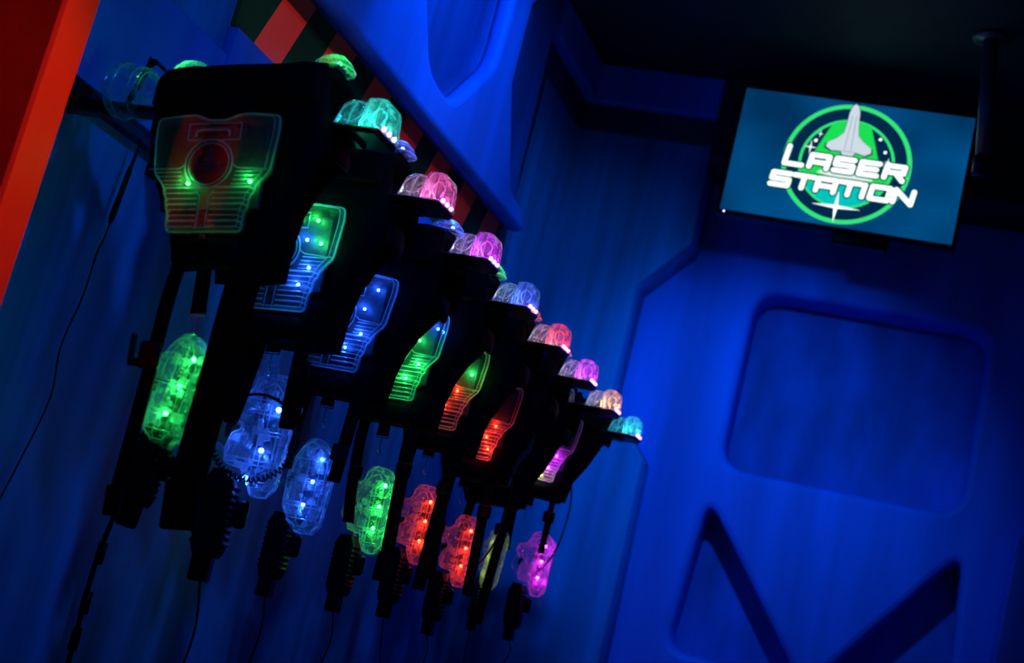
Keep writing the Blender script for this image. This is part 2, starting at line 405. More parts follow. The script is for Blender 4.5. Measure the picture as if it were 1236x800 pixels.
G = {'L': [[(0, h * 1.45), (0, 0), (w, 0)]], 'A': [[(0, 0), (0, h), (w, h), (w, 0)], [(0, .42 * h), (w, .42 * h)]],
     'S': [[(w, h), (0, h), (0, .5 * h), (w, .5 * h), (w, 0), (0, 0)]], 'E': [[(w, h), (0, h), (0, 0), (w, 0)], [(0, .5 * h), (w * .9, .5 * h)]],
     'R': [[(0, 0), (0, h), (w, h), (w, .48 * h), (0, .48 * h)], [(.55 * w, .48 * h), (w * 1.05, -.12 * h)]],
     'T': [[(-.02, h), (w + .02, h)], [(.5 * w, h), (.5 * w, 0)]], 'I': [[(0, h), (0, 0)]],
     'O': [[(0, 0), (0, h), (w, h), (w, 0), (0, 0)]], 'N': [[(0, 0), (0, h), (w, -.05 * h), (w, h)]]}
LN = []
x = -.94
for ch in 'LASER':
    LN += [[(x + px + (pz) * .12, -.13 + pz) for px, pz in ln] for ln in G[ch]]; x += .385
x = -1.09
for ch in 'STATION':
    LN += [[(x + px + (pz) * .12, -.50 + pz) for px, pz in ln] for ln in G[ch]]; x += (.355 if ch != 'I' else .115)
obj('title_outline', flat(strokes(LN, .064), Y(4.6)), emit('screen deep green', (0, .06, .05), 1), tv)
obj('title_lettering', flat(strokes(LN, .041), Y(5.2)), ew, tv)
def star(c, a, b2):
    o = []
    for k in range(8):
        r = (a if k % 4 == 0 else b2) if k % 2 == 0 else min(a, b2) * .16
        o.append((c[0] + r * math.cos(k * PI / 4), c[1] + r * math.sin(k * PI / 4)))
    return o
obj('star', flat([star((-.02, -.72), .38, .26)], Y(5.6)), ew, tv)
for c, a in (((-.59, .19), .10), ((-.48, .43), .055), ((.62, .12), .06)): obj('star', flat([star(c, a, a * 1.3)], Y(5.6)), ew, tv)
for c, a in (((-.53, .31), .028), ((.44, .47), .026), ((.55, .27), .026)): obj('star', flat([disc(c, a, 10)], Y(5.6)), ew, tv)
bm = nb(); ball(bm, (-TW / 2 + .018, -.006, -TH / 2 - .008), .003); obj('standby_light', bm, ledmat('violet', 6), tv, True)
bm = nb(); box(bm, (.1, .06, -TH / 2 - .03), (.20, .05, .035), .006); obj('speaker_bar', bm, M['plastic'], tv)
bm = nb(); box(bm, (0, .20, 0), (.3, .02, .3), .004); box(bm, (0, .14, 0), (.05, .14, .05), .004); box(bm, (0, .36, 0), (.05, .32, .05), .004); obj('wall_bracket', bm, M['gunmetal'], tv)
# ceiling pole that hangs beside the television
pole = empty('hanging_pole', 'dark metal pole hanging from the ceiling at the right edge of the television', 'pole', (-.02, 4.75, 3.31))
bm = nb(); tube(bm, [(-.02, 0, 0), (.028, 0, -.44)], .026, 14); obj('tube', bm, M['gunmetal'], pole, True)
bm = nb(); tube(bm, [(.028, 0, -.43), (.034, 0, -.49)], .034, 14); obj('end_clamp', bm, M['plastic'], pole, True)
bm = nb(); tube(bm, [(-.02, 0, 0), (-.02, 0, -.012)], .06, 18); obj('ceiling_plate', bm, M['gunmetal'], pole, True)

# ================================================================ hangers, vests, phasers
N8 = 8; SP = .34
za = [1.79 - .0125 * i for i in range(8)]
zv = [1.79, 1.743, 1.704, 1.716, 1.713, 1.695, 1.665, 1.75]
podz = [1.917, 1.896, 1.852, 1.854, 1.845, 1.835, 1.82, 1.83]
tilt = [9, 5, 1, 2, 1, 0, 2, -2]
domec = ['teal', 'pink', 'magenta', 'blue', 'red', 'magenta', 'amber', 'cyan']
domeword = ['teal green', 'pink red', 'purple pink', 'pale blue', 'red', 'magenta', 'peach orange', 'turquoise']
order = ['nearest', 'second', 'third', 'fourth', 'fifth', 'sixth', 'seventh', 'farthest']

def hump(bm, x0, x1, xt0, xt1, y, yt, z0, z1):
    """moulded block that narrows upwards with a rounded crown"""
    def ring(a, b2, yy, z, c=.008): return [(p[0], p[1], z) for p in rnd([(a, -yy), (b2, -yy), (b2, yy), (a, yy)], c, 3)]
    m = .5
    loops(bm, [ring(x0, x1, y, z0), ring(x0 + (xt0 - x0) * m, x1 + (xt1 - x1) * m, y + (yt - y) * m, z0 + (z1 - z0) * .78),
               ring(xt0, xt1, yt, z0 + (z1 - z0) * .95), ring(xt0 + .007, xt1 - .007, yt - .007, z1, .005)])
for i in range(8):
    c = domec[i]
    hg = empty('vest_hanger', '%s hanger arm of the rack, ending in a clear lens lit %s' % (order[i], domeword[i]), 'hanger',
               W(0, i * SP, za[i]), -AL, 'hanger arms of the vest rack')
    bm = nb(); box(bm, (.35, 0, .008), (.62, .05, .014), .004); box(bm, (.05, 0, .004), (.10, .04, .03), .004); obj('arm', bm, M['plastic'], hg)
    bm = nb(); box(bm, (.036, 0, 0.02), (.012, .05, .06), .004); obj('mounting_plate', bm, M['plastic'], hg)
    bm = nb()
    hs_ = [(.115, .052), (.130, .058), (.134, .050), (.165, .046), (.168, .052), (.180, .052), (.184, .038), (.225, .034), (.230, .046), (.242, .046)]
    loops(bm, [[(x_, r_ * math.cos(k * PI / 12), .045 + r_ * math.sin(k * PI / 12)) for k in range(24)] for x_, r_ in hs_], cap=False)
    ch = obj('clear_housing', bm, M['clear_soft'], hg)
    bm = nb()
    for x_, r_ in ((.115, .052), (.134, .055), (.168, .052), (.184, .044), (.230, .046), (.242, .046)):
        tube(bm, [(x_, r_ * math.cos(k * PI / 12), .045 + r_ * math.sin(k * PI / 12)) for k in range(24)], .0018, 5, True)
    obj('housing_rim', bm, M['clear_edge'], ch)
    bm = nb(); tube(bm, [(.14, 0, .012), (.165, 0, .105), (.172, 0, .118)], [.006, .007, .011], 8); tube(bm, [(.172, 0, .118), (.21, -.01, .095)], .004, 6); obj('lock_lever', bm, M['plastic'], hg)
    # thin tray with metallic edges
    bm = nb()
    loops(bm, [[(.54, -.048, .010), (.704, -.048, .010), (.706, .040, .010), (.54, .040, .010)],
               [(.54, -.052, .019), (.712, -.052, .019), (.712, .042, .019), (.54, .042, .019)]])
    obj('lens_tray', bm, M['plastic'], hg)
    for tp in ([(.590, -.053, .0185), (.712, -.053, .0205)], [(.590, .041, .0095), (.706, .041, .0095)], [(.7135, -.053, .020), (.7135, .042, .020)]):
        bm = nb(); tube(bm, tp, .0011, 6); e_ = obj('edge_strip', bm, M['metal'], hg); e_['label'] = 'thin bright metal edging'
    bm = nb()
    hump(bm, .612, .666, .634, .662, .046, .034, .0215, .078)
    hump(bm, .664, .712, .670, .706, .048, .036, .0215, .086)
    obj('lens', bm, M['clear'], hg)
    bm = nb()   # moulding ribs inside the lens
    for xa, xb, zt_ in ((.618, .638, .074), (.644, .648, .076), (.672, .676, .083), (.697, .694, .083)):
        tube(bm, smoothpath([(xa, -.045, .023), ((xa * 2 + xb) / 3, -.043, .05), (xb, -.034, zt_ - .004), (xb + .002, -.02, zt_)], 3), .0015, 5)
    tube(bm, smoothpath([(.709, -.03, .024), (.708, -.026, .06), (.702, -.02, .080), (.69, .0, .084), (.70, .03, .07)], 3), .0013, 5)
    tube(bm, smoothpath([(.622, -.02, .04), (.645, -.03, .036), (.655, -.02, .055), (.66, -.01, .075)], 4), .0014, 5)
    tube(bm, smoothpath([(.690, -.02, .03), (.682, -.03, .05), (.694, -.03, .066), (.706, -.02, .055), (.700, -.02, .038)], 4), .0016, 5)
    obj('lens_rib', bm, M['clear_edge'], hg)
    for k in range(3):
        led(hg, (.714, -.034 + .025 * k, .026), 'violet', .0050, 0, 3.2)
    glow(hg, (.728, -.008, .035), 'violet', .02, .006)
    glow(hg, (.690, -.01, .045), c, .26 if i not in (3,) else .2, .010)
    glow(hg, (.640, 0, .040), 'white' if i not in (0, 7) else 'cyan', .05, .008)
    if i == 6:
        bm = nb(); hump(bm, .500, .556, .520, .550, .045, .034, .0215, .076); 
        for xa in (.515, .53, .545): tube(bm, [(xa, -.044, .023), (xa + .006, -.036, .070)], .0015, 5)
        o_ = obj('spare_lens', bm, M['clear_soft'], hg); o_['label'] = 'unlit clear lens block'
        glow(hg, (.53, -.06, .09), 'white', .05, .01)

plate_out = rnd([(-.122, -.002), (-.05, .004), (-.018, -.008), (.018, -.008), (.05, .004), (.122, -.002), (.124, -.03), (.116, -.108), (.092, -.136), (.090, -.150), (.083, -.156), (.082, -.178), (.076, -.184), (.075, -.222),
                 (-.075, -.222), (-.076, -.184), (-.082, -.178), (-.083, -.156), (-.090, -.150), (-.092, -.136), (-.116, -.108), (-.124, -.03)], .009, 3)
PX, PZ = -.012, -.018     # plate centre (x) and top (z) in vest coordinates
# led positions measured in plate coordinates (x from centre, z from top)
pl_leds = [
    [('green', -.046, -.128), ('green', .078, -.126)],
    [('green', .066, -.030), ('blue', .050, -.072), ('green', .082, -.078), ('blue', .066, -.130), ('blue', .050, -.166)],
    [('blue', .078, -.030), ('blue', .057, -.077), ('blue', .063, -.134), ('blue', .034, -.170)],
    [('blue', .098, -.036), ('green', .058, -.071), ('green', .069, -.129), ('green', .045, -.169), ('red', -.02, -.118)],
    [('green', .085, -.066), ('red', .055, -.116), ('red', .03, -.157)],
    [('red', .067, -.12), ('red', .047, -.156), ('red', .06, -.19)],
    [],
    [('magenta', .065, -.134), ('magenta', .048, -.178), ('lime', .02, -.205)]]
pl_word = ['mostly dark with two green lights', 'lit blue and green', 'lit all blue', 'lit green with one blue light', 'lit red with one green light', 'lit red', 'unlit, just behind the red one', 'lit magenta']
pods = [('green', 'green'), (None, 'blue'), (None, 'blue'), (None, 'green'), (None, 'red'), (None, 'red'), (None, None), (None, None)]

def xz(o, x, z): return (x, z)
for i in range(8):
    v = empty('laser_tag_vest', '%s black vest on the rack, its clear chest plate %s' % (order[i], pl_word[i]), 'vest',
              W(.437 - (.045 if i == 6 else 0), i * SP, zv[i]), 0, 'laser vests on the rack', rot=(0, -math.radians(tilt[i]), -AL))
    hs = podz[i] - zv[i] - .022
    bm = nb()
    rows = [(hs - .004, -.168, .165), (hs - .03, -.180, .176), (-.02, -.183, .185), (-.09, -.170, .178), (-.16, -.140, .15), (-.22, -.112, .118), (-.27, -.098, .104), (-.30, -.085, .09)]
    pillow(bm, rows, .022, lambda u, z: -.078 + .012 * u * u + .01 * max(0, -z), seed=i); obj('front_panel', bm, M['fabric'], v, True)
    bm = nb()
    hb = 1 if i in (0, 1, 7) else 1
    rb = .05 if i == 7 else 0
    rows = [(hs - .01, -.18, .175 + rb), (hs - .04, -.19, .190 + rb), (.01, -.2, .190 + rb), (-.02, -.19, .180), (-.06, -.15, .145), (-.10, -.13, .115), (-.15, -.11, .090), (-.20, -.09, .078), (-.28, -.08, .07)]
    pillow(bm, rows, .020, lambda u, z: .082 - .01 * u * u, seed=i + 11); obj('back_panel', bm, M['fabric'], v, True)
    for sx, nm in ((-1, 'left'), (1, 'right')):
        bm = nb(); x0 = sx * .112 - .004
        path = [(x0, -.088 + .0, hs - .085), (x0, -.080, hs - .035), (x0, -.052, hs - .008), (x0, 0, hs + .004), (x0, .052, hs - .008), (x0, .084, hs - .035), (x0, .090, hs - .085)]
        pp = smoothpath(path, 4)
        rings = []
        for k, p in enumerate(pp):
            a = pp[max(0, k - 1)]; b2 = pp[min(len(pp) - 1, k + 1)]; t = (b2 - a).normalized(); nn = Vector((0, -t.z, t.y))
            if nn.z < 0 and abs(t.y) > .3: nn = -nn
            if k and (nn.dot(last) < 0): nn = -nn
            last = nn
            rings.append([tuple(p + Vector((dx, 0, 0)) + nn * dn) for dx, dn in [(-.055, -.004), (-.055, .006), (-.045, .013), (0, .017), (.045, .013), (.055, .006), (.055, -.004), (.045, -.012), (-.045, -.012)]])
        loops(bm, rings); obj('shoulder_pad', bm, M['fabric'], v, True)
    # side flap that joins front and back under the arm hole
    bm = nb()
    tube(bm, smoothpath([(.155, -.07, -.03), (.175, -.02, -.04), (.175, .03, -.04), (.160, .075, -.03)], 4), [.028] * 13, 8, flat=.25)
    obj('side_flap', bm, M['fabric'], v, True)
    bm = nb(); tube(bm, smoothpath([(-.155, -.07, -.08), (-.17, -.02, -.09), (-.17, .03, -.08), (-.15, .075, -.07)], 4), [.03] * 13, 8, flat=.25)
    obj('side_flap', bm, M['fabric'], v, True)
    # pods on the shoulders
    for sx, c in zip((-1, 1), pods[i]):
        if c is None and i not in (6, 7): continue
        if c is None and sx == -1: continue
        px = -.148 if sx < 0 else .148
        pz = hs + .008
        bm = nb(); n = 14
        rr = []
        for (f, zz) in ((1, 0), (1.0, .006), (.86, .016), (.60, .027), (.30, .032)):
            rr.append([(px + .040 * f * math.copysign(abs(math.cos(k * 2 * PI / n)) ** .8, math.cos(k * 2 * PI / n)), .038 * f * math.copysign(abs(math.sin(k * 2 * PI / n)) ** .8, math.sin(k * 2 * PI / n)) - .004, pz + zz) for k in range(n)])
        loops(bm, rr); pd = obj('shoulder_pod', bm, M['clear'], v)
        bm = nb(); tube(bm, [(x_, y_, pz + .003) for x_, y_, z_ in rr[0]], .002, 5, True); tube(bm, [(x_, y_, z_) for x_, y_, z_ in rr[2]], .0009, 4, True); obj('pod_rim', bm, M['clear_edge'], pd)
        bm = nb(); box(bm, (px, -.004, pz + .004), (.045, .05, .005), .001); obj('pod_board', bm, M['inner'], pd)
        if c:
            led(pd, (px + (-.012 if sx < 0 else .014), -.012, pz + .013), c, .0042, .13, 26, (0, -.004, .008))
            if i == 2: led(pd, (px + .0, .016, pz + .016), c, .0042, .05, 26, (0, -.004, .008))
    # clear neck sensor on the collar
    bm = nb(); prism(bm, rnd([(-.055, hs - .01), (.06, hs - .01), (.052, hs + .016), (.03, hs + .026), (-.03, hs + .026), (-.048, hs + .014)], .006, 3), .05, .095, .006)
    obj('neck_sensor', bm, M['clear'], v)
    bm = nb(); tube(bm, [(x_, .052, z_) for x_, z_ in rnd([(-.055, hs - .01), (.06, hs - .01), (.052, hs + .016), (.03, hs + .026), (-.03, hs + .026), (-.048, hs + .014)], .006, 3)], .0012, 5, True)
    obj('sensor_rim', bm, M['clear_edge'], v)
    # chest plate
    o2 = [(x_ + PX, z_ + PZ) for x_, z_ in plate_out]
    tl = math.tan(math.radians(tilt[i]))
    hx = lambda z: min(0, z + .2) * tl
    yf = -.128
    bm = nb(); prism(bm, o2, yf, -.098, .010, .955); cp = obj('chest_plate', bm, M['clear_plate'], v)
    bm = nb(); box(bm, (PX, -.1035, PZ - .10), (.20, .006, .16), .004); obj('circuit_board', bm, M['inner'], cp)
    bm = nb()
    tube(bm, [(x_, yf + .012, z_) for x_, z_ in o2], .0016, 6, True)
    sm2 = [(PX + (x_ - PX) * .955, (PZ - .11) + (z_ - PZ + .11) * .955) for x_, z_ in o2]
    tube(bm, [(x_, yf + .002, z_) for x_, z_ in sm2], .0008, 5, True)
    obj('plate_rim', bm, M['clear_edge'], cp)
    bm = nb(); cx, cz = PX + .000, PZ - .098
    for r_, q in ((.047, .0016), (.040, .0010)):
        tube(bm, [(cx + r_ * math.cos(k * PI / 16), yf - .002, cz + r_ * math.sin(k * PI / 16)) for k in range(32)], q, 6, True)
    for ps in ([(-.12, -.106), (-.058, -.106), (-.047, -.098)], [(.117, -.110), (.058, -.106), (.047, -.098)],
               [(-.05, -.020), (.055, -.020), (.055, -.052), (.018, -.052), (.012, -.056)], [(-.012, -.056), (-.018, -.052), (-.05, -.052), (-.05, -.020)],
               [(-.018, -.150), (-.008, -.160), (-.008, -.220)], [(.018, -.150), (.010, -.160), (.010, -.220)]):
        tube(bm, [(x_ + PX, yf - .001, z_ + PZ) for x_, z_ in ps], .0012, 5)
    obj('plate_rib', bm, M['clear_edge'], cp)
    bm = nb()
    for k in range(8):
        z_ = -.142 - .0105 * k; wd = .088 if k < 2 else (.080 if k < 4 else .073)
        for sgn in (-1, 1):
            tube(bm, [(PX + sgn * .014, yf + .001, PZ + z_), (PX + sgn * (wd - .004), yf + .001, PZ + z_), (PX + sgn * wd, yf + .012, PZ + z_)], .0011 if k % 3 else .0019, 5)
    for k in range(4):
        z_ = -.112 - .008 * k
        for sgn in (-1, 1): tube(bm, [(PX + sgn * (.055 - .002 * k), yf + .001, PZ + z_), (PX + sgn * (.108 - .006 * k), yf + .001, PZ + z_)], .0009, 5)
    obj('grille_rib', bm, M['clear_edge'], cp)
    bm = nb(); tube(bm, [(cx, yf + .001, cz), (cx, yf + .012, cz)], .037, 28)
    bd = obj('badge', bm, M['matte'], cp)
    bm = nb(); y_ = yf - .0008
    SHP = [(x_ * .034 + cx, z_ * .034 + cz) for x_, z_ in sh]
    bm.faces.new([bm.verts.new((x_, y_, z_)) for x_, z_ in SHP])
    for pl in strokes(LN, .035): bm.faces.new([bm.verts.new((x_ * .026 + cx, y_ - .0005, z_ * .026 + cz)) for x_, z_ in pl])
    obj('badge_print', bm, M['badge'], bd)
    bm = nb(); box(bm, (PX + .002, yf + .004, PZ - .036), (.085, .006, .022), .003); obj('speaker_slot', bm, M['plastic'], cp)
    bm = nb(); tube(bm, smoothpath([(PX - .033, yf - .002, PZ - .045), (PX - .030, yf - .002, PZ - .034), (PX, yf - .002, PZ - .033), (PX + .030, yf - .002, PZ - .034), (PX + .033, yf - .002, PZ - .045)], 3), .0022, 6); obj('slot_bar', bm, M['clear_edge'], cp)
    for (c, lx, lz) in pl_leds[i]:
        led(cp, (PX + lx, yf + .016, PZ + lz), c, .0036, .07 if i == 0 else (.20 if c != 'red' else .16), 24, (0, -.008, .002))
    # pouch under the plate, webbing, straps
    bm = nb(); box(bm, (PX, -.085, -.272), (.13, .05, .05), .012, seg=2); obj('battery_pouch', bm, M['fabric'], v, True)
    if i % 3 == 0:
        bm = nb(); box(bm, (PX + .0, -.112, -.25), (.014, .008, .010), .002); obj('pouch_button', bm, M['redcap'], v)
    bm = nb(); zt = [1.385, 1.395, 1.318, 1.318, 1.33, 1.30, 1.31, 1.35][i]; hz = zt + (.078 if i > 1 else .045) - zv[i]
    kx = -.006 + hx(hz)
    box(bm, (-.03 + kx, -.004, (hz - .20) / 2), (.030, .006, abs(hz + .20)), .001); obj('webbing_tab', bm, M['web'], v)
    bm = nb(); tube(bm, [(-.046 + kx, -.004, hz + .010), (-.046 + kx, -.004, hz - .004), (-.014 + kx, -.004, hz - .004), (-.014 + kx, -.004, hz + .010)], .0016, 6)
    tube(bm, smoothpath([(-.03 + kx, -.004, hz - .004), (-.031 + kx, -.004, hz - .02), (-.029 + kx, -.004, hz - .038)], 3), .0013, 6)
    tube(bm, [(-.029 + kx + .006 * math.cos(k * PI / 5), -.004, hz - .044 + .006 * math.sin(k * PI / 5)) for k in range(10)], .0012, 5, True)
    hk = obj('snap_hook', bm, M['metal'], v); hk['label'] = 'steel snap hook'
    # hanging belts
    sway = [.0, .02, -.01, .015, -.012, .01, -.015, .0][i]
    def belt(x0, wd, z1, bow, y0=-.075, nm='side_strap'):
        b = nb(); pp = smoothpath([(x0, y0, -.20), (x0 + bow + hx(-.33), y0 - .004, -.33), (x0 + bow * .6 + sway * .5 + hx(-.47), y0, -.47), (x0 + sway + hx(z1), y0 + .005, z1)], 5)
        loops(b, [[tuple(p + Vector((dx, dy, 0))) for dx, dy in ((-wd / 2, -.002), (wd / 2, -.002), (wd / 2, .002), (-wd / 2, .002))] for p in pp])
        return obj(nm, b, M['web'], v)
    belt(-.050, .028, [-.70, -.27, -.42, -.55, -.66, -.6, -.5, -.48][i], -.008)
    belt(.082 if i == 0 else .068, [.068, .030, .030, .032, .036, .03, .03, .02][i], [-.70, -.37, -.47, -.60, -.66, -.62, -.66, -.36][i], .0)
    def buckle(c, sz, bev):
        b = nb(); box(b, (c[0] + hx(c[2]), c[1], c[2]), sz, bev); return obj('buckle', b, M['plastic'], v)
    if i == 0:
        buckle((-.056, -.086, -.46), (.045, .014, .050), .005); buckle((-.092, -.090, -.452), (.012, .012, .060), .004); buckle((-.076, -.088, -.475), (.022, .012, .014), .003)
        buckle((-.050, -.072, -.72), (.034, .012, .055), .003); buckle((.082, -.07, -.72), (.07, .016, .09), .005)
    else:
        zz1, zz2 = (-.27, -.35) if i in (1, 7) else (-.40 - .01 * i, -.44 + .012 * i)
        buckle((-.050 + sway * .4, -.086, zz1), (.036, .012, .034), .004); buckle((.068 + sway * .5, -.084, zz2), (.040, .012, .038), .004)
    if i in (5, 7):
        bm = nb(); tube(bm, smoothpath([(.105, -.04, -.22), (.125, -.05, -.30), (.118, -.04, -.42), (.09, -.03, -.50), (.05, -.01, -.54)], 6), .003, 7); obj('signal_cable', bm, M['rubber'], v, True)

# ---- phasers
gx = [.437, .425, .405, .418, .418, .428, .430, .452]
gzt = [1.385, 1.395, 1.318, 1.318, 1.33, 1.30, 1.31, 1.35]
gc = ['green', 'blue', 'blue', 'green', 'red', 'red', 'lime', 'magenta']
gyaw = [8, -14, 0, 6, 14, 8, 55, 4]
gtw = [-4, 3, 2, 3, 2, 2, -4, 4]
gsc = [1.0, 1.2, 1.0, 1.0, 1.0, .97, .9, 1.0]
gword = ['green, leftmost, half behind a strap', 'blue, ringed by a coiled black cord', 'blue, third from the left, without coiled cord', 'green, between blue and red phasers',
         'red, directly right of a green one', 'red, right of the other red one', 'dim yellow green, between red and magenta ones', 'magenta, farthest along the rack']
body_b = [(0, 0), (.035, -.004), (.060, -.028), (.066, -.052), (.058, -.072), (.052, -.19), (.040, -.212), (.014, -.214), (.005, -.195), (.002, -.172), (-.040, -.166), (-.047, -.150), (-.040, -.118), (-.024, -.108), (-.026, -.094), (-.050, -.094), (-.064, -.072), (-.056, -.046), (-.032, -.044), (-.016, -.030), (-.013, -.008)]
body_a = [(0, 0), (.020, -.006), (.052, -.042), (.056, -.060), (.050, -.190), (.034, -.214), (.004, -.216), (-.022, -.200), (-.044, -.160), (-.048, -.090), (-.040, -.050), (-.018, -.010)]
for i in range(8):
    c = gc[i]
    g = empty('laser_phaser', 'clear plastic phaser lit %s' % gword[i], 'toy gun', W(gx[i], i * SP, gzt[i]), 0, 'laser phasers hanging below the vests',
              rot=(0, math.radians(-gtw[i]), -AL - math.radians(gyaw[i])))
    g.scale = (gsc[i],) * 3
    bo = rnd(body_a if i in (0, 2) else body_b, .0035, 2)
    bm = nb(); prism(bm, bo, -.026, .026, .010, .88); body = obj('shell', bm, M['clear_soft'], g)
    bm = nb()
    tube(bm, [(x_, 0, z_) for x_, z_ in bo], .0014, 5, True)
    mx_ = sum(p[0] for p in bo) / len(bo); mz_ = sum(p[1] for p in bo) / len(bo); sm3 = [(mx_ + (x_ - mx_) * .88, mz_ + (z_ - mz_) * .88) for x_, z_ in bo]
    for y_ in (-.026, .026): tube(bm, [(x_, y_, z_) for x_, z_ in sm3], .0011, 5, True)
    for z_, a, b2 in (((-.052, -.036, .05), (-.095, -.042, .05), (-.101, -.042, .05), (-.150, -.040, .048), (-.158, -.038, .047), (-.185, -.02, .045)) if i in (0, 2) else ((-.052, -.01, .06), (-.076, .0, .054), (-.104, .004, .054), (-.110, .004, .053), (-.155, -.036, .05), (-.163, -.036, .05), (-.19, .01, .048))):
        tube(bm, [(a, -.0265, z_), (b2, -.0265, z_)], .0013, 5)
    for x_ in ((-.018, .006, .034) if i in (0, 2) else (.012, .022, .042)): tube(bm, [(x_, -.0268, -.055), (x_ - .002, -.0268, -.195)], .0010, 5)
    tube(bm, smoothpath([(.004, -.027, -.03), (.022, -.027, -.022), (.036, -.027, -.04), (.024, -.027, -.055), (.008, -.027, -.046)], 4), .0016, 5)
    obj('shell_rib', bm, M['clear_edge'], body)
    bm = nb()   # moulded inner workings that catch the light
    rr = random.Random(i + 3)
    for k in range(16):
        box(bm, (rr.uniform(-.02, .040), rr.uniform(-.012, .014), rr.uniform(-.195, -.03)), (rr.uniform(.006, .02), rr.uniform(.004, .012), rr.uniform(.006, .022)), .001, Matrix.Rotation(rr.uniform(-.6, .6), 3, 'Y'))
    for k in range(10): ball(bm, (rr.uniform(-.03, .036), rr.uniform(-.018, .016), rr.uniform(-.195, -.03)), rr.uniform(.002, .005), seg=6)
    obj('inner_frame', bm, M['clear_edge'], body)
    bm = nb(); box(bm, (.012, .010, -.115), (.052 if i in (0, 2) else .036, .004, .15), .002); box(bm, (.0, .006, -.078), (.02, .012, .014), .002)
    obj('circuit_board', bm, M['inner'], body)
    # trigger and its guard
    bm = nb()
    if i in (0, 2):
        tube(bm, smoothpath([(-.040, 0, -.056), (-.066, 0, -.060), (-.080, 0, -.080), (-.074, 0, -.104), (-.046, 0, -.112)], 5), .0055, 7)
    else:
        tube(bm, smoothpath([(-.058, 0, -.088), (-.072, 0, -.105), (-.070, 0, -.130), (-.048, 0, -.146)], 5), .005, 7)
    obj('trigger_guard', bm, M['clear_soft'], g)
    bm = nb(); tube(bm, smoothpath([(-.040, 0, -.092), (-.050, 0, -.104), (-.047, 0, -.120)], 4), .005, 7); obj('trigger', bm, M['plastic'], g)
    if i == 1:
        bm = nb(); prism(bm, rnd([(-.095, .010), (.015, .020), (.018, -.06), (-.03, -.085), (-.09, -.075)], .012, 3), -.03, .03, .01, .86); blk = obj('rear_block', bm, M['clear_soft'], g)
        bm = nb(); tube(bm, smoothpath([(-.085, -.032, -.01), (-.05, -.032, -.03), (-.075, -.032, -.05), (-.03, -.032, -.055)], 4), .003, 6)
        ball(bm, (-.04, -.02, -.02), .014); obj('block_mould', bm, M['clear_edge'], blk)
        glow(g, (-.04, -.04, -.03), 'blue', .12, .01); glow(g, (-.03, -.04, -.12), 'blue', .08, .01)
    # ribbed black grip and end box
    bm = nb(); g0 = (-.038 if i else .0)
    loops(bm, [[(p[0], p[1], z) for p in rnd([(g0 - w_, -.02), (g0 + w_, -.02), (g0 + w_, .02), (g0 - w_, .02)], .008, 3)] for z, w_ in
               [(-.178, .018), (-.20, .028)] + [(-.205 - .006 * k, .031 - (.004 if k % 2 else 0)) for k in range(18)] + [(-.318, .024), (-.325, .020)]])
    obj('ribbed_grip', bm, M['rubber'], g)
    bm = nb(); box(bm, (g0 - .004, 0, -.338), (.034, .030, .058), .004); obj('end_block', bm, M['plastic'], g)
    bm = nb(); box(bm, (g0 + .041, .004, -.245), (.024, .02, .05), .006); obj('side_clip', bm, M['plastic'], g)
    ls = [(.024, -.045), (.014, -.098), (.004, -.152)] if i in (0, 2) else [(.034, -.045), (.030, -.098), (.026, -.152)] if i not in (1,) else [(.030, -.062), (.016, -.135), (.000, -.185)]
    pw = {'blue': .13, 'green': .085, 'red': .11, 'lime': .035, 'magenta': .10}[c]
    for k, (lx, lz) in enumerate(ls): led(body, (lx, -.008, lz), c, .0048, pw, 30 if i != 6 else 4, (.004, -.008, -.010))
    # cord
    bm = nb()
    L0 = [.0, .30, .24, .25, .22, .20, .15, .12][i]
    if L0:
        bend = [0, -.02, -.012, -.03, .02, -.02, .01, -.02][i]
        tube(bm, smoothpath([(g0, 0, -.365), (g0 + .01, .0, -.365 - L0 * .3), (g0 + .01 + bend, 0, -.365 - L0 * .7), (g0 + bend * 1.6, 0, -.365 - L0)], 6), .0022, 6)
        obj('cord', bm, M['rubber'], g, True)
    else: bm.free()
    if i in (1,):
        bm = nb(); R_ = .072; cx, cz = .008, -.118; n = 260
        pts = []
        for k in range(n + 1):
            a = math.radians(150) + math.radians(200) * k / n; q = k * .75
            pts.append((cx + (R_ + .0045 * math.cos(q)) * math.cos(a), -.045 + .0045 * math.sin(q), cz + (R_ + .0045 * math.cos(q)) * math.sin(a)))
        tube(bm, pts, .0017, 5); obj('coiled_cord', bm, M['rubber'], g, True)
        bm = nb(); tube(bm, [(cx + R_ * math.cos(a), -.045, cz + R_ * math.sin(a)) for a in [math.radians(-10 + 8 * k) for k in range(20)]], .0028, 7); obj('cord', bm, M['rubber'], g, True)

# ================================================================ loose cables on the left wall
cb = empty('hanging_cable', 'thin black cable with thicker sleeve on the wall left of the nearest vest', 'cable', W(.02, .22, 1.80), -AL)
def rel(d, s, z): return (d - .02, s - .22, z - 1.80)
bm = nb(); tube(bm, smoothpath([rel(.035, .225, 1.815), rel(.03, .215, 1.60), rel(.03, .205, 1.55), rel(.02, .217, 1.455), rel(.02, .197, 1.34), rel(.02, .215, 1.235), rel(.02, .18, 1.09), rel(.02, .155, 1.0), rel(.02, .13, .86), rel(.02, .13, .70)], 6), .0022, 6)
obj('wire', bm, M['rubber'], cb, True)
bm = nb(); tube(bm, smoothpath([rel(.035, .226, 1.79), rel(.032, .222, 1.72), rel(.03, .216, 1.62)], 5), [.004] * 4 + [.0062] * 4 + [.007, .007, .004], 8); obj('sleeve', bm, M['rubber'], cb, True)
cb = empty('hanging_cable', 'thick dark cable with connectors hanging low on the wall at the lower left', 'cable', W(.03, .53, 1.12), -AL)
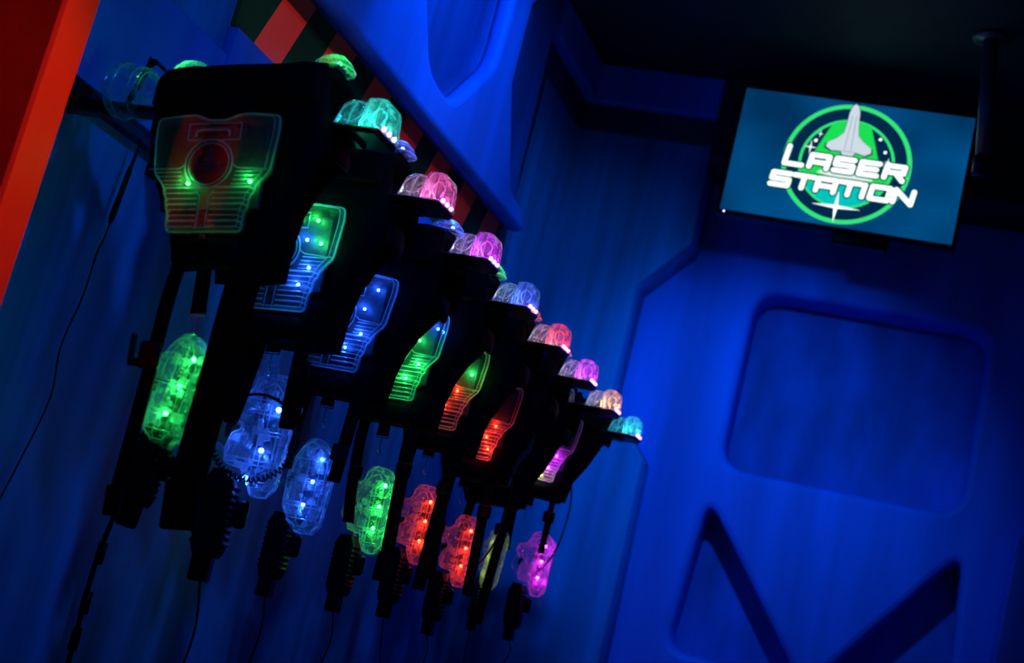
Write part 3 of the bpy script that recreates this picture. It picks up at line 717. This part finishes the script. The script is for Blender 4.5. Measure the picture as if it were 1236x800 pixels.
bm = nb(); tube(bm, smoothpath([(.01, .01, .06), (.01, .015, -.02), (.01, -.01, -.2), (.01, 0, -.39), (.01, .0, -.6)], 6), .006, 8); obj('wire', bm, M['rubber'], cb, True)
for z_ in (-.14, -.25, -.33):
    bm = nb(); tube(bm, [(.012, -.004, z_), (.012, -.004, z_ - .05)], .011, 10); obj('connector', bm, M['plastic'], cb, True)

# ================================================================ light of the room and added fill lamps
def area(name, loc, target, size, power, col, spread=180, shape='DISK'):
    l = bpy.data.lights.new(name, 'AREA'); l.shape = shape; l.size = size; l.energy = power; l.color = col; l.spread = math.radians(spread)
    o = bpy.data.objects.new(name, l); COL.objects.link(o); o.location = loc
    o.rotation_euler = (Vector(target) - Vector(loc)).to_track_quat('-Z', 'Y').to_euler(); return o
def spot(name, loc, target, power, col, ang, blend=.6, r=.05):
    l = bpy.data.lights.new(name, 'SPOT'); l.energy = power; l.color = col; l.spot_size = math.radians(ang); l.spot_blend = blend; l.shadow_soft_size = r
    o = bpy.data.objects.new(name, l); COL.objects.link(o); o.location = loc
    o.rotation_euler = (Vector(target) - Vector(loc)).to_track_quat('-Z', 'Y').to_euler(); return o
BL = (.0, .24, 1)
spot('blue_ceiling_lamp', (-.95, 3.5, 3.25), (-1.62, 3.9, 2.62), 72, BL, 100, 1, .06)
spot('blue_back_lamp', (-.58, 4.0, 2.64), (-.66, 5.64, 1.72), 90, BL, 70, 1, .05)
spot('blue_low_lamp', (.3, 1.6, 3.1), (-1.6, 3.4, 1.1), 64, BL, 70, 1, .08)
spot('red_post_fill', (-.5, 1.85, 1.9), (-1.5, 1.78, 1.60), 22, (1, .1, .03), 52, .6, .05)  # added spot without a fixture, brings out the orange post
spot('red_board_fill', (-.6, .9, 1.9), (-1.8, 1.25, 1.9), 25, (1, .1, .03), 42, .6, .05)  # added spot that lights the unseen boards for their reflection
spot('orange_stripe_fill', (-.2, 2.0, 2.7), tuple(W(0, .72, 2.29)), 42, (1, .12, .04), 17, .6, .03)  # added spot without a fixture, brings out the near hazard stripes
spot('orange_stripe_fill', (-.3, 3.0, 2.6), tuple(W(0, 1.75, 2.29)), 16, (1, .12, .04), 24, .6, .03)  # second added spot, farther along the stripes
spot('blue_corner_fill', (-.6, 4.2, 2.9), (-1.5, 5.35, 2.2), 15, (0, .36, 1), 62, 1, .08)  # added spot to brighten the wall beyond the seam
area('dim_fill', (.6, .5, 3.0), (-.9, 5.0, 1.8), 1.2, 2, (.0, .35, 1))

w_ = bpy.data.worlds.new('World'); S.world = w_; w_.use_nodes = True
w_.node_tree.nodes['Background'].inputs[0].default_value = (0, .002, .006, 1); w_.node_tree.nodes['Background'].inputs[1].default_value = .5

# ================================================================ camera
yaw, pitch, roll = -.292096, .199633, .246845
cy, sy, cp_, sp_ = math.cos(yaw), math.sin(yaw), math.cos(pitch), math.sin(pitch)
fwd = Vector((sy * cp_, cy * cp_, sp_)); r_ = Vector((cy, -sy, 0)); u_ = r_.cross(fwd)
R2 = r_ * math.cos(roll) + u_ * math.sin(roll); U2 = -r_ * math.sin(roll) + u_ * math.cos(roll)
cam = bpy.data.cameras.new('camera'); co = bpy.data.objects.new('camera', cam); COL.objects.link(co)
mw = Matrix((R2, U2, -fwd)).transposed().to_4x4(); mw.translation = (0, 0, 1); co.matrix_world = mw
cam.sensor_width = 36; cam.lens = 1757.466 / 1236 * 36
cam.dof.use_dof = True; cam.dof.focus_distance = 3.35; cam.dof.aperture_fstop = 3.2
S.camera = co
S.view_settings.view_transform = 'Standard'; S.view_settings.look = 'None'; S.view_settings.gamma = 1; S.view_settings.exposure = 0
S.view_settings.use_curve_mapping = False
